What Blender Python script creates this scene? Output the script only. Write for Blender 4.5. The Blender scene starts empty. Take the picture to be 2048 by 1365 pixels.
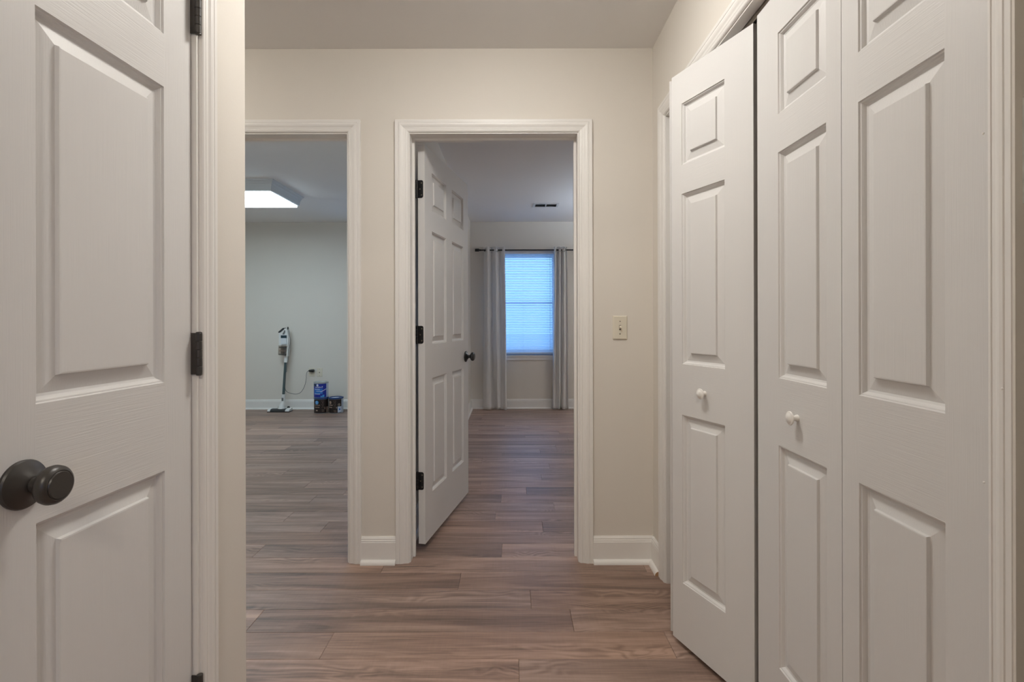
import bpy, bmesh, math, random
from mathutils import Matrix, Vector

random.seed(7)
SC = bpy.context.scene
COL = SC.collection

# ------------------------------------------------------------------ camera
EYE_H = 1.153
F_PX, CX, CY = 1024.0, 1022.0, 642.0
cam_d = bpy.data.cameras.new('camera')
cam_d.sensor_fit = 'HORIZONTAL'
cam_d.sensor_width = 36.0
cam_d.lens = 36.0 * F_PX / 2048.0
cam_d.shift_x = (1024.0 - CX) / 2048.0
cam_d.shift_y = -(682.5 - CY) / 2048.0
cam_d.clip_start = 0.02
cam = bpy.data.objects.new('camera', cam_d)
COL.objects.link(cam)
cam.matrix_world = (Matrix.Translation((0, 0, EYE_H)) @ Matrix.Rotation(math.radians(90), 4, 'X')
                    @ Matrix.Rotation(math.radians(-0.13), 4, 'Z'))
SC.camera = cam

# ------------------------------------------------------------------ world, exposure
SKY = (0.22, 0.47, 1.0)
SKY_STRENGTH = 3.8
world = bpy.data.worlds.new('world')
SC.world = world
world.use_nodes = True
wn = world.node_tree
bgn = wn.nodes.get('Background') or wn.nodes.new('ShaderNodeBackground')
bgn.inputs[0].default_value = (*SKY, 1)
bgn.inputs[1].default_value = SKY_STRENGTH
HALL_LAMP = 57.0
SIDE_FILL = 18.0
BACK_FILL = 42.0
OFFICE_LAMP = 9.5
OFFICE_FILL = 26.0
BEDROOM_FILL = 140.0
BOWL_FILL = 24.0
vs = SC.view_settings
vs.view_transform = 'Standard'
vs.look = 'None'
vs.exposure = 0.28
vs.gamma = 1.0
vs.use_curve_mapping = False
SC.cycles.use_denoising = True
SC.cycles.max_bounces = 10
SC.cycles.diffuse_bounces = 6
SC.cycles.transparent_max_bounces = 16
SC.cycles.sample_clamp_indirect = 4.0

def portal(name, loc, rot, sx, sy):
    l = bpy.data.lights.new(name, 'AREA')
    l.shape = 'RECTANGLE'
    l.size, l.size_y = sx, sy
    l.cycles.is_portal = True
    o = bpy.data.objects.new(name, l)
    o.location, o.rotation_euler = loc, rot
    COL.objects.link(o)

portal('window_portal', (0.18, 6.90, 1.385), (math.radians(-90), 0, 0), 0.88, 1.37)
portal('window_portal', (-1.3, 6.90, 1.385), (math.radians(-90), 0, 0), 0.90, 1.37)
portal('window_portal', (0.9, -2.78, 1.45), (math.radians(90), 0, 0), 0.8, 1.0)

# ------------------------------------------------------------------ materials
MATS = {}

def new_mat(name):
    m = bpy.data.materials.new(name)
    m.use_nodes = True
    MATS[name] = m
    nt = m.node_tree
    return m, nt, nt.nodes['Principled BSDF'], nt.nodes['Material Output']

def plain(name, col, rough=0.5, metal=0.0, spec=0.5, emit=None, emit_s=0.0):
    m, nt, b, o = new_mat(name)
    b.inputs['Base Color'].default_value = (*col, 1)
    b.inputs['Roughness'].default_value = rough
    b.inputs['Metallic'].default_value = metal
    b.inputs['Specular IOR Level'].default_value = spec
    if emit:
        b.inputs['Emission Color'].default_value = (*emit, 1)
        b.inputs['Emission Strength'].default_value = emit_s
    return m

def textured(name, col, rough, scale, bump, dist, var=0.03, spec=0.5, detail=4.0, coord='Object'):
    """painted surface: noise relief plus a slight colour variation"""
    m, nt, b, o = new_mat(name)
    N, L = nt.nodes, nt.links
    tc = N.new('ShaderNodeTexCoord')
    mp = N.new('ShaderNodeMapping')
    mp.inputs['Scale'].default_value = scale
    L.new(tc.outputs[coord], mp.inputs['Vector'])
    nz = N.new('ShaderNodeTexNoise')
    nz.inputs['Scale'].default_value = 1.0
    nz.inputs['Detail'].default_value = detail
    L.new(mp.outputs[0], nz.inputs['Vector'])
    bp = N.new('ShaderNodeBump')
    bp.inputs['Strength'].default_value = bump
    bp.inputs['Distance'].default_value = dist
    L.new(nz.outputs['Fac'], bp.inputs['Height'])
    L.new(bp.outputs[0], b.inputs['Normal'])
    n2 = N.new('ShaderNodeTexNoise')
    n2.inputs['Scale'].default_value = 2.2
    n2.inputs['Detail'].default_value = 3.0
    L.new(tc.outputs[coord], n2.inputs['Vector'])
    mr = N.new('ShaderNodeMapRange')
    mr.inputs['To Min'].default_value = 1.0 - var
    mr.inputs['To Max'].default_value = 1.0 + var
    L.new(n2.outputs['Fac'], mr.inputs['Value'])
    mx = N.new('ShaderNodeVectorMath')
    mx.operation = 'SCALE'
    mx.inputs[0].default_value = col
    L.new(mr.outputs[0], mx.inputs['Scale'])
    L.new(mx.outputs[0], b.inputs['Base Color'])
    b.inputs['Roughness'].default_value = rough
    b.inputs['Specular IOR Level'].default_value = spec
    return m

M_WALL = textured('wall_paint', (0.725, 0.685, 0.625), 0.62, (160, 160, 160), 0.12, 0.0015, 0.02, 0.3)
M_CEIL = textured('ceiling_paint', (0.83, 0.815, 0.80), 0.85, (120, 120, 120), 0.12, 0.0015, 0.02, 0.2)
M_TRIM = textured('trim_paint', (0.81, 0.79, 0.76), 0.38, (90, 90, 90), 0.03, 0.0006, 0.015, 0.4)
M_STILE = textured('door_paint_upright_grain', (0.70, 0.69, 0.68), 0.42, (420, 420, 9), 0.30, 0.0010, 0.015, 0.4, 5)
M_RAIL = textured('door_paint_level_grain', (0.70, 0.69, 0.68), 0.42, (9, 420, 420), 0.40, 0.0010, 0.015, 0.4, 5)
M_BRONZE = textured('dark_bronze', (0.034, 0.029, 0.025), 0.36, (300, 300, 300), 0.05, 0.0004, 0.1, 0.6)
M_BLACK = plain('black_metal', (0.008, 0.008, 0.009), 0.38, 0.0, 0.5)
M_GAP = plain('dark_recess', (0.03, 0.027, 0.024), 0.8)
M_TRACK = plain('steel_track', (0.30, 0.27, 0.23), 0.45, 0.8)
M_PLATE = plain('ivory_plastic', (0.72, 0.67, 0.56), 0.35)
M_SCREW = plain('screw_metal', (0.25, 0.22, 0.18), 0.4, 0.7)
M_WHITEP = plain('white_plastic', (0.74, 0.75, 0.74), 0.35)
M_VINYL = plain('white_vinyl', (0.74, 0.75, 0.77), 0.35)
M_WOODEND = textured('raw_wood', (0.42, 0.25, 0.13), 0.8, (80, 80, 80), 0.1, 0.001, 0.15)
M_ROD = plain('black_rod', (0.014, 0.013, 0.013), 0.35, 0.3)
M_STEEL = plain('brushed_steel', (0.55, 0.55, 0.54), 0.35, 0.9)
M_VACTUBE = plain('slate_green_tube', (0.055, 0.085, 0.09), 0.35)
M_VACDARK = plain('charcoal_plastic', (0.035, 0.04, 0.042), 0.45)
M_VACTEAL = plain('deep_teal_plastic', (0.012, 0.035, 0.05), 0.3)
M_VACPALE = plain('pale_blue_plastic', (0.66, 0.70, 0.74), 0.35)
M_CORD = plain('grey_cord', (0.16, 0.16, 0.16), 0.5)
M_CANPALE = plain('pale_can', (0.55, 0.62, 0.70), 0.35)
M_CANBROWN = plain('dark_brown_label', (0.016, 0.009, 0.008), 0.4)
M_CANBLUE = plain('cobalt_label', (0.012, 0.028, 0.30), 0.35)
M_CANMID = plain('mid_blue_print', (0.03, 0.17, 0.55), 0.35)
M_LIDBLUE = plain('navy_lid', (0.015, 0.05, 0.17), 0.35)
M_LIDGREY = plain('grey_lid', (0.42, 0.45, 0.44), 0.35, 0.3)
M_PRINTW = plain('white_print', (0.62, 0.68, 0.80), 0.4)
M_PRINTT = plain('tan_print', (0.42, 0.30, 0.24), 0.4)
M_BADGE = plain('sky_blue_badge', (0.06, 0.32, 0.68), 0.4)
M_GRASS = textured('pale_yard', (0.44, 0.46, 0.44), 0.9, (3, 3, 3), 0.3, 0.02, 0.3)
M_LAMP = plain('lamp_glow', (0.9, 0.9, 0.9), 0.4, emit=(1.0, 0.965, 0.905), emit_s=HALL_LAMP)
M_SIDEFILL = plain('side_fill_glow', (0.9, 0.9, 0.9), 0.4, emit=(1.0, 0.965, 0.905), emit_s=SIDE_FILL)
M_BACKFILL = plain('back_fill_glow', (0.9, 0.9, 0.9), 0.4, emit=(1.0, 0.90, 0.76), emit_s=BACK_FILL)
M_OFFICEFILL = plain('office_fill_glow', (0.9, 0.9, 0.9), 0.4, emit=(0.80, 0.96, 1.04), emit_s=OFFICE_FILL)
M_FILLSIDE = plain('fill_bowl_side_glow', (0.8, 0.78, 0.74), 0.4, emit=(1.0, 0.93, 0.82), emit_s=BOWL_FILL)
M_FILLTOP = plain('fill_bowl_glow', (0.9, 0.9, 0.9), 0.4, emit=(0.76, 0.93, 1.14), emit_s=BEDROOM_FILL)
M_TUBEGLOW = plain('diffuser_glow', (0.9, 0.9, 0.9), 0.4, emit=(0.77, 0.96, 1.06), emit_s=OFFICE_LAMP)
M_FRAMEW = plain('white_lamp_frame', (0.62, 0.64, 0.66), 0.5)
M_VENT = plain('vent_white', (0.60, 0.60, 0.60), 0.45)

def translucent_mat(name, col, tcol, fac, rough=0.7):
    m, nt, b, o = new_mat(name)
    N, L = nt.nodes, nt.links
    b.inputs['Base Color'].default_value = (*col, 1)
    b.inputs['Roughness'].default_value = rough
    t = N.new('ShaderNodeBsdfTranslucent')
    t.inputs['Color'].default_value = (*tcol, 1)
    mx = N.new('ShaderNodeMixShader')
    mx.inputs[0].default_value = fac
    L.new(b.outputs[0], mx.inputs[1])
    L.new(t.outputs[0], mx.inputs[2])
    L.new(mx.outputs[0], o.inputs['Surface'])
    return m

M_SLAT = translucent_mat('blind_slat', (0.72, 0.76, 0.80), (0.78, 0.82, 0.86), 0.62, 0.4)
M_CURTAIN = translucent_mat('curtain_cloth', (0.86, 0.845, 0.83), (0.70, 0.69, 0.68), 0.20, 0.9)

def clear_mat(name, tint, gloss_rough, fac):
    """thin clear sheet: see-through with a weak mirror"""
    m, nt, b, o = new_mat(name)
    N, L = nt.nodes, nt.links
    t = N.new('ShaderNodeBsdfTransparent')
    t.inputs['Color'].default_value = (*tint, 1)
    g = N.new('ShaderNodeBsdfGlossy')
    g.inputs['Roughness'].default_value = gloss_rough
    mx = N.new('ShaderNodeMixShader')
    mx.inputs[0].default_value = fac
    L.new(t.outputs[0], mx.inputs[1])
    L.new(g.outputs[0], mx.inputs[2])
    L.new(mx.outputs[0], o.inputs['Surface'])
    return m

M_GLASS = clear_mat('window_glass', (0.93, 0.96, 0.96), 0.02, 0.06)
M_CUP = clear_mat('smoky_cup', (0.78, 0.74, 0.70), 0.15, 0.14)

def plank_mat():
    m, nt, b, o = new_mat('vinyl_plank')
    N, L = nt.nodes, nt.links
    tc = N.new('ShaderNodeTexCoord')
    oi = N.new('ShaderNodeObjectInfo')
    off = N.new('ShaderNodeVectorMath')
    off.operation = 'MULTIPLY_ADD'
    cmb = N.new('ShaderNodeCombineXYZ')
    for i in range(3):
        L.new(oi.outputs['Random'], cmb.inputs[i])
    off.inputs[1].default_value = (37.0, 91.0, 13.0)
    L.new(cmb.outputs[0], off.inputs[0])
    L.new(tc.outputs['Object'], off.inputs[2])

    def noise(scale, detail, dist=0.0, rough=0.5):
        mp = N.new('ShaderNodeMapping')
        mp.inputs['Scale'].default_value = scale
        L.new(off.outputs[0], mp.inputs['Vector'])
        n = N.new('ShaderNodeTexNoise')
        n.inputs['Scale'].default_value = 1.0
        n.inputs['Detail'].default_value = detail
        n.inputs['Distortion'].default_value = dist
        n.inputs['Roughness'].default_value = rough
        L.new(mp.outputs[0], n.inputs['Vector'])
        return n
    broad = noise((1.3, 16, 1), 5, 0.8, 0.6)
    fine = noise((5, 150, 1), 5, 0.3, 0.6)
    # cathedral figure: bands across the width bent by slow noise
    bend = noise((2.2, 5.0, 1), 2, 1.2)
    sep = N.new('ShaderNodeSeparateXYZ')
    L.new(off.outputs[0], sep.inputs[0])
    a1 = N.new('ShaderNodeMath'); a1.operation = 'MULTIPLY_ADD'
    a1.inputs[1].default_value = 9.0
    L.new(bend.outputs['Fac'], a1.inputs[0])
    a2 = N.new('ShaderNodeMath'); a2.operation = 'MULTIPLY'
    a2.inputs[1].default_value = 30.0
    L.new(sep.outputs['Y'], a2.inputs[0])
    L.new(a2.outputs[0], a1.inputs[2])
    a3 = N.new('ShaderNodeMath'); a3.operation = 'MULTIPLY'
    a3.inputs[1].default_value = 6.28
    L.new(a1.outputs[0], a3.inputs[0])
    sn = N.new('ShaderNodeMath'); sn.operation = 'SINE'
    L.new(a3.outputs[0], sn.inputs[0])
    msk = noise((1.1, 9, 1), 2)
    mrm = N.new('ShaderNodeMapRange')
    mrm.inputs['From Min'].default_value = 0.52
    mrm.inputs['From Max'].default_value = 0.68
    L.new(msk.outputs['Fac'], mrm.inputs['Value'])
    fig = N.new('ShaderNodeMath'); fig.operation = 'MULTIPLY'
    L.new(sn.outputs[0], fig.inputs[0])
    L.new(mrm.outputs[0], fig.inputs[1])
    # short saw marks across the plank
    saw = noise((130, 7, 1), 3)
    # value = broad + fine + figure + saw
    def mad(x, k, y):
        n = N.new('ShaderNodeMath'); n.operation = 'MULTIPLY_ADD'
        L.new(x, n.inputs[0]); n.inputs[1].default_value = k
        if y is None: n.inputs[2].default_value = 0.0
        else: L.new(y, n.inputs[2])
        return n.outputs[0]
    v = mad(broad.outputs['Fac'], 0.95, None)
    v = mad(fine.outputs['Fac'], 0.44, v)
    v = mad(fig.outputs[0], 0.10, v)
    v = mad(saw.outputs['Fac'], 0.06, v)
    v = mad(oi.outputs['Random'], 0.10, v)
    rp = N.new('ShaderNodeValToRGB')
    e = rp.color_ramp.elements
    e[0].position, e[0].color = 0.42, (0.053, 0.036, 0.028, 1)
    e[1].position, e[1].color = 0.98, (0.456, 0.313, 0.247, 1)
    k = e.new(0.60); k.color = (0.180, 0.119, 0.092, 1)
    k = e.new(0.76); k.color = (0.291, 0.192, 0.150, 1)
    L.new(v, rp.inputs[0])
    mul = N.new('ShaderNodeMixRGB')
    mul.blend_type = 'MULTIPLY'
    mul.inputs[0].default_value = 1.0
    L.new(rp.outputs[0], mul.inputs[1])
    L.new(oi.outputs['Color'], mul.inputs[2])
    L.new(mul.outputs[0], b.inputs['Base Color'])
    bp = N.new('ShaderNodeBump')
    bp.inputs['Strength'].default_value = 0.22
    bp.inputs['Distance'].default_value = 0.0012
    hh = mad(fine.outputs['Fac'], 1.0, saw.outputs['Fac'])
    L.new(hh, bp.inputs['Height'])
    L.new(bp.outputs[0], b.inputs['Normal'])
    rr = N.new('ShaderNodeMapRange')
    rr.inputs['To Min'].default_value = 0.34
    rr.inputs['To Max'].default_value = 0.52
    L.new(fine.outputs['Fac'], rr.inputs['Value'])
    L.new(rr.outputs[0], b.inputs['Roughness'])
    b.inputs['Specular IOR Level'].default_value = 0.45
    return m

M_PLANK = plank_mat()

# ------------------------------------------------------------------ mesh helpers
class MB:
    def __init__(self):
        self.v, self.f, self.m = [], [], []

    def quad(self, pts, mi=0):
        n = len(self.v)
        self.v += [tuple(p) for p in pts]
        self.f.append(tuple(range(n, n + len(pts))))
        self.m.append(mi)

    def box(self, x0, x1, y0, y1, z0, z1, mi=0):
        n = len(self.v)
        for z in (z0, z1):
            for x, y in ((x0, y0), (x1, y0), (x1, y1), (x0, y1)):
                self.v.append((x, y, z))
        for q in ((0, 3, 2, 1), (4, 5, 6, 7), (0, 1, 5, 4), (1, 2, 6, 5), (2, 3, 7, 6), (3, 0, 4, 7)):
            self.f.append(tuple(n + i for i in q)); self.m.append(mi)

    def prism(self, poly, axis_fn, a, b, mi=0):
        """poly: 2D points; axis_fn(p, q, t) -> 3D; extruded from t=a to t=b"""
        n = len(self.v); k = len(poly)
        for t in (a, b):
            for p, q in poly:
                self.v.append(tuple(axis_fn(p, q, t)))
        self.f.append(tuple(range(n, n + k))); self.m.append(mi)
        self.f.append(tuple(range(n + 2 * k - 1, n + k - 1, -1))); self.m.append(mi)
        for i in range(k):
            j = (i + 1) % k
            self.f.append((n + i, n + k + i, n + k + j, n + j)); self.m.append(mi)

    def lathe(self, prof, origin, axis, seg=32, mi=0):
        """prof: [(radius, height)] revolved about axis through origin"""
        o = Vector(origin); a = Vector(axis).normalized()
        h = Vector((0, 0, 1)) if abs(a.z) < 0.9 else Vector((1, 0, 0))
        e1 = a.cross(h).normalized(); e2 = a.cross(e1)
        n = len(self.v); k = len(prof)
        for i in range(seg):
            t = 2 * math.pi * i / seg
            d = e1 * math.cos(t) + e2 * math.sin(t)
            for r, z in prof:
                self.v.append(tuple(o + a * z + d * r))
        for i in range(seg):
            j = (i + 1) % seg
            for q in range(k - 1):
                self.f.append((n + i * k + q, n + j * k + q, n + j * k + q + 1, n + i * k + q + 1))
                self.m.append(mi)
        self.f.append(tuple(n + i * k for i in range(seg))); self.m.append(mi)
        self.f.append(tuple(n + i * k + k - 1 for i in range(seg))); self.m.append(mi)

    def tube(self, pts, r, seg=10, mi=0):
        pts = [Vector(p) for p in pts]
        n = len(self.v); k = len(pts)
        rs = r if isinstance(r, (list, tuple)) else [r] * k
        ref = Vector((0.31, 0.9, 0.27)).normalized()
        for i, p in enumerate(pts):
            d = (pts[min(i + 1, k - 1)] - pts[max(i - 1, 0)]).normalized()
            e1 = d.cross(ref).normalized(); e2 = d.cross(e1)
            for s in range(seg):
                t = 2 * math.pi * s / seg
                self.v.append(tuple(p + (e1 * math.cos(t) + e2 * math.sin(t)) * rs[i]))
        for i in range(k - 1):
            for s in range(seg):
                u = (s + 1) % seg
                self.f.append((n + i * seg + s, n + i * seg + u, n + (i + 1) * seg + u, n + (i + 1) * seg + s))
                self.m.append(mi)
        self.f.append(tuple(n + s for s in range(seg))); self.m.append(mi)
        self.f.append(tuple(n + (k - 1) * seg + s for s in range(seg))); self.m.append(mi)

    def mesh(self, name, mats, smooth=None, merge=True):
        me = bpy.data.meshes.new(name)
        me.from_pydata(self.v, [], self.f)
        if not isinstance(mats, (list, tuple)):
            mats = [mats]
        for m in mats:
            me.materials.append(m)
        me.polygons.foreach_set('material_index', self.m)
        bm = bmesh.new(); bm.from_mesh(me)
        if merge:
            bmesh.ops.remove_doubles(bm, verts=bm.verts, dist=1e-6)
        bmesh.ops.recalc_face_normals(bm, faces=bm.faces)
        if smooth is not None:
            for f in bm.faces: f.smooth = True
            for e in bm.edges:
                if len(e.link_faces) == 2 and e.calc_face_angle(0) > math.radians(smooth):
                    e.smooth = False
        bm.to_mesh(me); bm.free()
        return me

    def build(self, name, mats, parent=None, smooth=None, merge=True):
        o = bpy.data.objects.new(name, self.mesh(name, mats, smooth, merge))
        COL.objects.link(o)
        if parent is not None:
            o.parent = parent
        return o

def tag(o, label, cat, group=None, kind=None):
    o['label'] = label
    o['category'] = cat
    if group: o['group'] = group
    if kind: o['kind'] = kind
    return o

def empty(name, loc=(0, 0, 0), mat=None):
    o = bpy.data.objects.new(name, None)
    o.empty_display_size = 0.1
    if mat is not None: o.matrix_world = mat
    else: o.location = loc
    COL.objects.link(o)
    return o

def put(name, me, parent=None, loc=(0, 0, 0), mat=None):
    o = bpy.data.objects.new(name, me)
    COL.objects.link(o)
    if parent is not None: o.parent = parent
    if mat is not None: o.matrix_local = mat
    else: o.location = loc
    return o

class Frame:
    """upright plane: origin O, direction U along it, N towards the viewer"""
    def __init__(self, O, U, N):
        self.O, self.U, self.N = Vector(O), Vector(U), Vector(N)

    def p(self, u, d, z):
        q = self.O + self.U * u + self.N * d
        return (q.x, q.y, z)

    def box(self, mb, u0, u1, d0, d1, z0, z1, mi=0):
        n = len(mb.v)
        for z in (z0, z1):
            for u, d in ((u0, d0), (u1, d0), (u1, d1), (u0, d1)):
                mb.v.append(self.p(u, d, z))
        for q in ((0, 3, 2, 1), (4, 5, 6, 7), (0, 1, 5, 4), (1, 2, 6, 5), (2, 3, 7, 6), (3, 0, 4, 7)):
            mb.f.append(tuple(n + i for i in q)); mb.m.append(mi)

def wall(name, fr, u0, u1, t, label, openings=(), z0=0.0, z1=None, mat=None):
    z1 = CEIL if z1 is None else z1
    us = sorted({u0, u1, *[a for o in openings for a in o[:2]]})
    zs = sorted({z0, z1, *[a for o in openings for a in o[2:] if z0 < a < z1]})
    def solid(i, j):
        if i < 0 or j < 0 or i >= len(us) - 1 or j >= len(zs) - 1: return False
        um, zm = (us[i] + us[i + 1]) / 2, (zs[j] + zs[j + 1]) / 2
        return not any(o[0] < um < o[1] and o[2] < zm < o[3] for o in openings)
    mb = MB(); P = fr.p
    for i in range(len(us) - 1):
        for j in range(len(zs) - 1):
            if not solid(i, j): continue
            a, b, c, d = us[i], us[i + 1], zs[j], zs[j + 1]
            mb.quad([P(a, 0, c), P(b, 0, c), P(b, 0, d), P(a, 0, d)])
            mb.quad([P(a, -t, c), P(a, -t, d), P(b, -t, d), P(b, -t, c)])
            if not solid(i - 1, j): mb.quad([P(a, 0, c), P(a, 0, d), P(a, -t, d), P(a, -t, c)])
            if not solid(i + 1, j): mb.quad([P(b, 0, c), P(b, -t, c), P(b, -t, d), P(b, 0, d)])
            if not solid(i, j - 1): mb.quad([P(a, 0, c), P(a, -t, c), P(b, -t, c), P(b, 0, c)])
            if not solid(i, j + 1): mb.quad([P(a, 0, d), P(b, 0, d), P(b, -t, d), P(a, -t, d)])
    return tag(mb.build(name, mat or M_WALL), label, 'wall', kind='structure')

# ------------------------------------------------------------------ layout numbers
CEIL = 2.453
D = 2.443            # hall face of the far wall
T = 0.116            # stud wall thickness
OUT = 6.72           # inside face of the outer wall
FAR = Frame((0, D), (1, 0), (0, -1))
RIGHT = Frame((0.678, 0), (0, 1), (-1, 0))
_c = math.cos(math.radians(2.1)); _s = math.sin(math.radians(2.1))
LEFT = Frame((-0.6735, 1.095), (_s, _c), (_c, -_s))
OUTER = Frame((0, OUT), (1, 0), (0, -1))
BED_L = Frame((-0.53, 0), (0, 1), (1, 0))
OFF_R = Frame((-0.646, 0), (0, 1), (-1, 0))

HEAD = 2.047         # jamb head height of the framed doorways
BED_J = (-0.481, 0.319)      # bedroom jamb faces
OFF_J = (-1.582, -0.781)     # office jamb faces
CLO_J = (0.717, 2.241)       # closet jamb faces (along Y)
LIN_J = (-0.444, 0.003)      # linen closet jamb faces (along the left wall)

# ------------------------------------------------------------------ room shell
J = 0.018            # jamb board thickness
wall('wall_far', FAR, -4.3, 2.8, T, 'greige hall wall holding the two bedroom doorways',
     [(OFF_J[0] - J, OFF_J[1] + J, 0, HEAD + J), (BED_J[0] - J, BED_J[1] + J, 0, HEAD + J)])
wall('wall_right', RIGHT, 0.676, D, T, 'greige hall wall around the bifold closet opening',
     [(CLO_J[0] - J, CLO_J[1] + J, 0, HEAD + J)])
wall('wall_left', LEFT, -3.75, 0.19, T, 'greige hall wall around the narrow six panel style closet door',
     [(LIN_J[0] - J, LIN_J[1] + J, 0, HEAD + J)])
wall('wall_outer', OUTER, -4.4, 2.9, 0.16, 'greige outer wall with the windows behind vacuum and curtains',
     [(-0.26, 0.62, 0.70, 2.07), (-1.75, -0.85, 0.70, 2.07)])
wall('wall_partition', BED_L, D + T, OUT, 0.116, 'greige wall dividing the office from the bedroom')
wall('wall_office_side', Frame((-4.3, 0), (0, 1), (1, 0)), D + T, OUT, 0.1, 'greige far side wall of the office')
wall('wall_bedroom_side', Frame((2.8, 0), (0, 1), (-1, 0)), D + T, OUT, 0.1, 'greige far side wall of the bedroom')
wall('wall_hall_turn', Frame((0, 1.285), (1, 0), (0, 1)), -2.4, -0.79, T, 'greige wall where the hall turns past the linen closet')
wall('wall_hall_end', Frame((-2.4, 0), (0, 1), (1, 0)), 1.1, D, 0.1, 'greige wall closing the end of the hall')
wall('wall_linen_back', Frame((-1.35, 0), (0, 1), (1, 0)), 0.3, 1.169, 0.06, 'wall at the back of the linen closet')
wall('wall_closet_back', Frame((1.40, 0), (0, 1), (-1, 0)), 0.78, D, 0.1, 'wall at the back of the bifold closet')
_w = wall('wall_return', Frame((0, 0.676), (1, 0), (0, -1)), 0.795, 2.2, 0.1, 'shaded greige wall turning the corner beside the bifold closet casing')
mb = MB()
mb.box(0.662, 2.2, 0.672, 0.6758, 0, CEIL)
mb.build('wall_face', M_WALL, _w)
wall('wall_added_blocker', Frame((0, 0.44), (1, 0), (0, 1)), -0.735, 2.2, 0.1, 'added unseen greige wall, its opening shaping the fill light from the room behind',
     [(-0.60, 0.46, 0, 2.06)])  # added out of view: shades the return wall, lets fill reach the low walls
wall('wall_room_side', Frame((2.2, 0), (0, 1), (-1, 0)), -2.6, 0.776, 0.1, 'greige side wall of the room behind')
wall('wall_back', Frame((0, -2.6), (1, 0), (0, 1)), -1.0, 2.3, 0.16, 'greige back wall with a window',
     [(0.5, 1.3, 0.95, 1.95)])

mb = MB(); mb.box(-4.5, 3.0, -2.8, 6.9, CEIL, CEIL + 0.1)
tag(mb.build('ceiling', M_CEIL), 'flat painted ceiling over hall and rooms', 'ceiling', kind='structure')
mb = MB(); mb.box(-4.5, 3.0, -2.8, 6.9, -0.12, -0.006)
floor = tag(mb.build('floor', M_PLANK), 'grey brown wood look plank floor', 'floor', kind='structure')
mb = MB(); mb.box(-40, 40, -40, 60, -0.5, -0.4)
tag(mb.build('ground', M_GRASS), 'pale paved yard outside the windows', 'ground', kind='structure')

# floor planks: rows run across the hall, staggered end joints
PW, PL = 0.150, 1.22
def plank_mesh(length):
    mb = MB(); g, c = 0.0004, 0.0011
    x, y = length / 2 - g, PW / 2 - g
    lo = [(-x, -y, -0.006), (x, -y, -0.006), (x, y, -0.006), (-x, y, -0.006)]
    md = [(-x, -y, -c), (x, -y, -c), (x, y, -c), (-x, y, -c)]
    hi = [(-x + c, -y + c, 0), (x - c, -y + c, 0), (x - c, y - c, 0), (-x + c, y - c, 0)]
    mb.quad(hi); mb.quad(lo[::-1])
    for i in range(4):
        j = (i + 1) % 4
        mb.quad([lo[i], lo[j], md[j], md[i]]); mb.quad([md[i], md[j], hi[j], hi[i]])
    return mb.mesh('plank', M_PLANK)
PLANK = plank_mesh(PL)
known = {-1: -0.657, 0: -0.988, 1: 0.079, 2: -0.23, 3: -0.60, 4: -0.048, 6: 0.174, -2: 0.024}
rp = random.Random(11)
count = 0
for k in range(-7, 33):
    yc = 1.895 + PW * (k + 0.5)
    off = known.get(k, rp.uniform(-0.6, 0.6))
    if yc > OUT - 0.02: continue
    lo = -1.0 if yc < 1.3 else (-2.4 if yc < D else -4.3)
    hi = 0.9 if yc < D else 1.9
    n0 = math.floor((lo - off) / PL); n1 = math.ceil((hi - off) / PL)
    for n in range(n0, n1):
        xc = off + (n + 0.5) * PL
        if xc - PL / 2 < -4.45: continue
        o = put('plank', PLANK, floor, (xc, yc, 0))
        t = rp.uniform(0.80, 1.16)
        w = rp.uniform(-0.035, 0.035)
        o.color = (t * (1 + w), t, t * (1 - w), 1)
        count += 1

# ------------------------------------------------------------------ trim: casings, jambs, stops
CPROF = [(0, 0), (0, .0035), (.0025, .0068), (.0060, .0090), (.0125, .0105), (.0135, .0092), (.0150, .0092), (.0160, .0101),
         (.024, .0115), (.031, .0148), (.037, .0162), (.044, .0160), (.0455, .0145), (.0470, .0145),
         (.0480, .0158), (.060, .0165), (.062, .0150), (.062, 0)]

def casing(fr, u0, u1, zt, widths, parent, mat=None):
    """mitred casing round an opening; widths = (low-u side, high-u side, head)"""
    wl, wr, wh = widths
    def member(name, fn):
        n = len(CPROF); mb = MB()
        a = [fn(p / .062, t, 0) for p, t in CPROF]
        b = [fn(p / .062, t, 1) for p, t in CPROF]
        mb.v = a + b
        mb.f = [tuple(range(n)), tuple(range(2 * n - 1, n - 1, -1))] + \
               [(i, (i + 1) % n, n + (i + 1) % n, n + i) for i in range(n)]
        mb.m = [0] * len(mb.f)
        return mb.build(name, mat or M_TRIM, parent)
    member('side_casing', lambda s, t, e: fr.p(u0 - s * wl, t, (zt + s * wh) if e else 0))
    member('side_casing', lambda s, t, e: fr.p(u1 + s * wr, t, (zt + s * wh) if e else 0))
    member('head_casing', lambda s, t, e: fr.p((u1 + s * wr) if e else (u0 - s * wl), t, zt + s * wh))

def jambs(fr, u0, u1, zt, depth, parent, stop=None):
    for name, a, b, c, d in (('jamb', u0 - J, u0, 0, zt), ('jamb', u1, u1 + J, 0, zt), ('head_jamb', u0 - J, u1 + J, zt, zt + J)):
        mb = MB(); fr.box(mb, a, b, 0, -depth, c, d); mb.build(name, M_TRIM, parent)
    if stop:
        s0, s1 = stop; k = 0.011
        for name, a, b, c, d in (('door_stop', u0, u0 + k, 0, zt - k), ('door_stop', u1 - k, u1, 0, zt - k), ('door_stop', u0, u1, zt - k, zt)):
            mb = MB(); fr.box(mb, a, b, -s0, -s1, c, d); mb.build(name, M_TRIM, parent)

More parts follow.
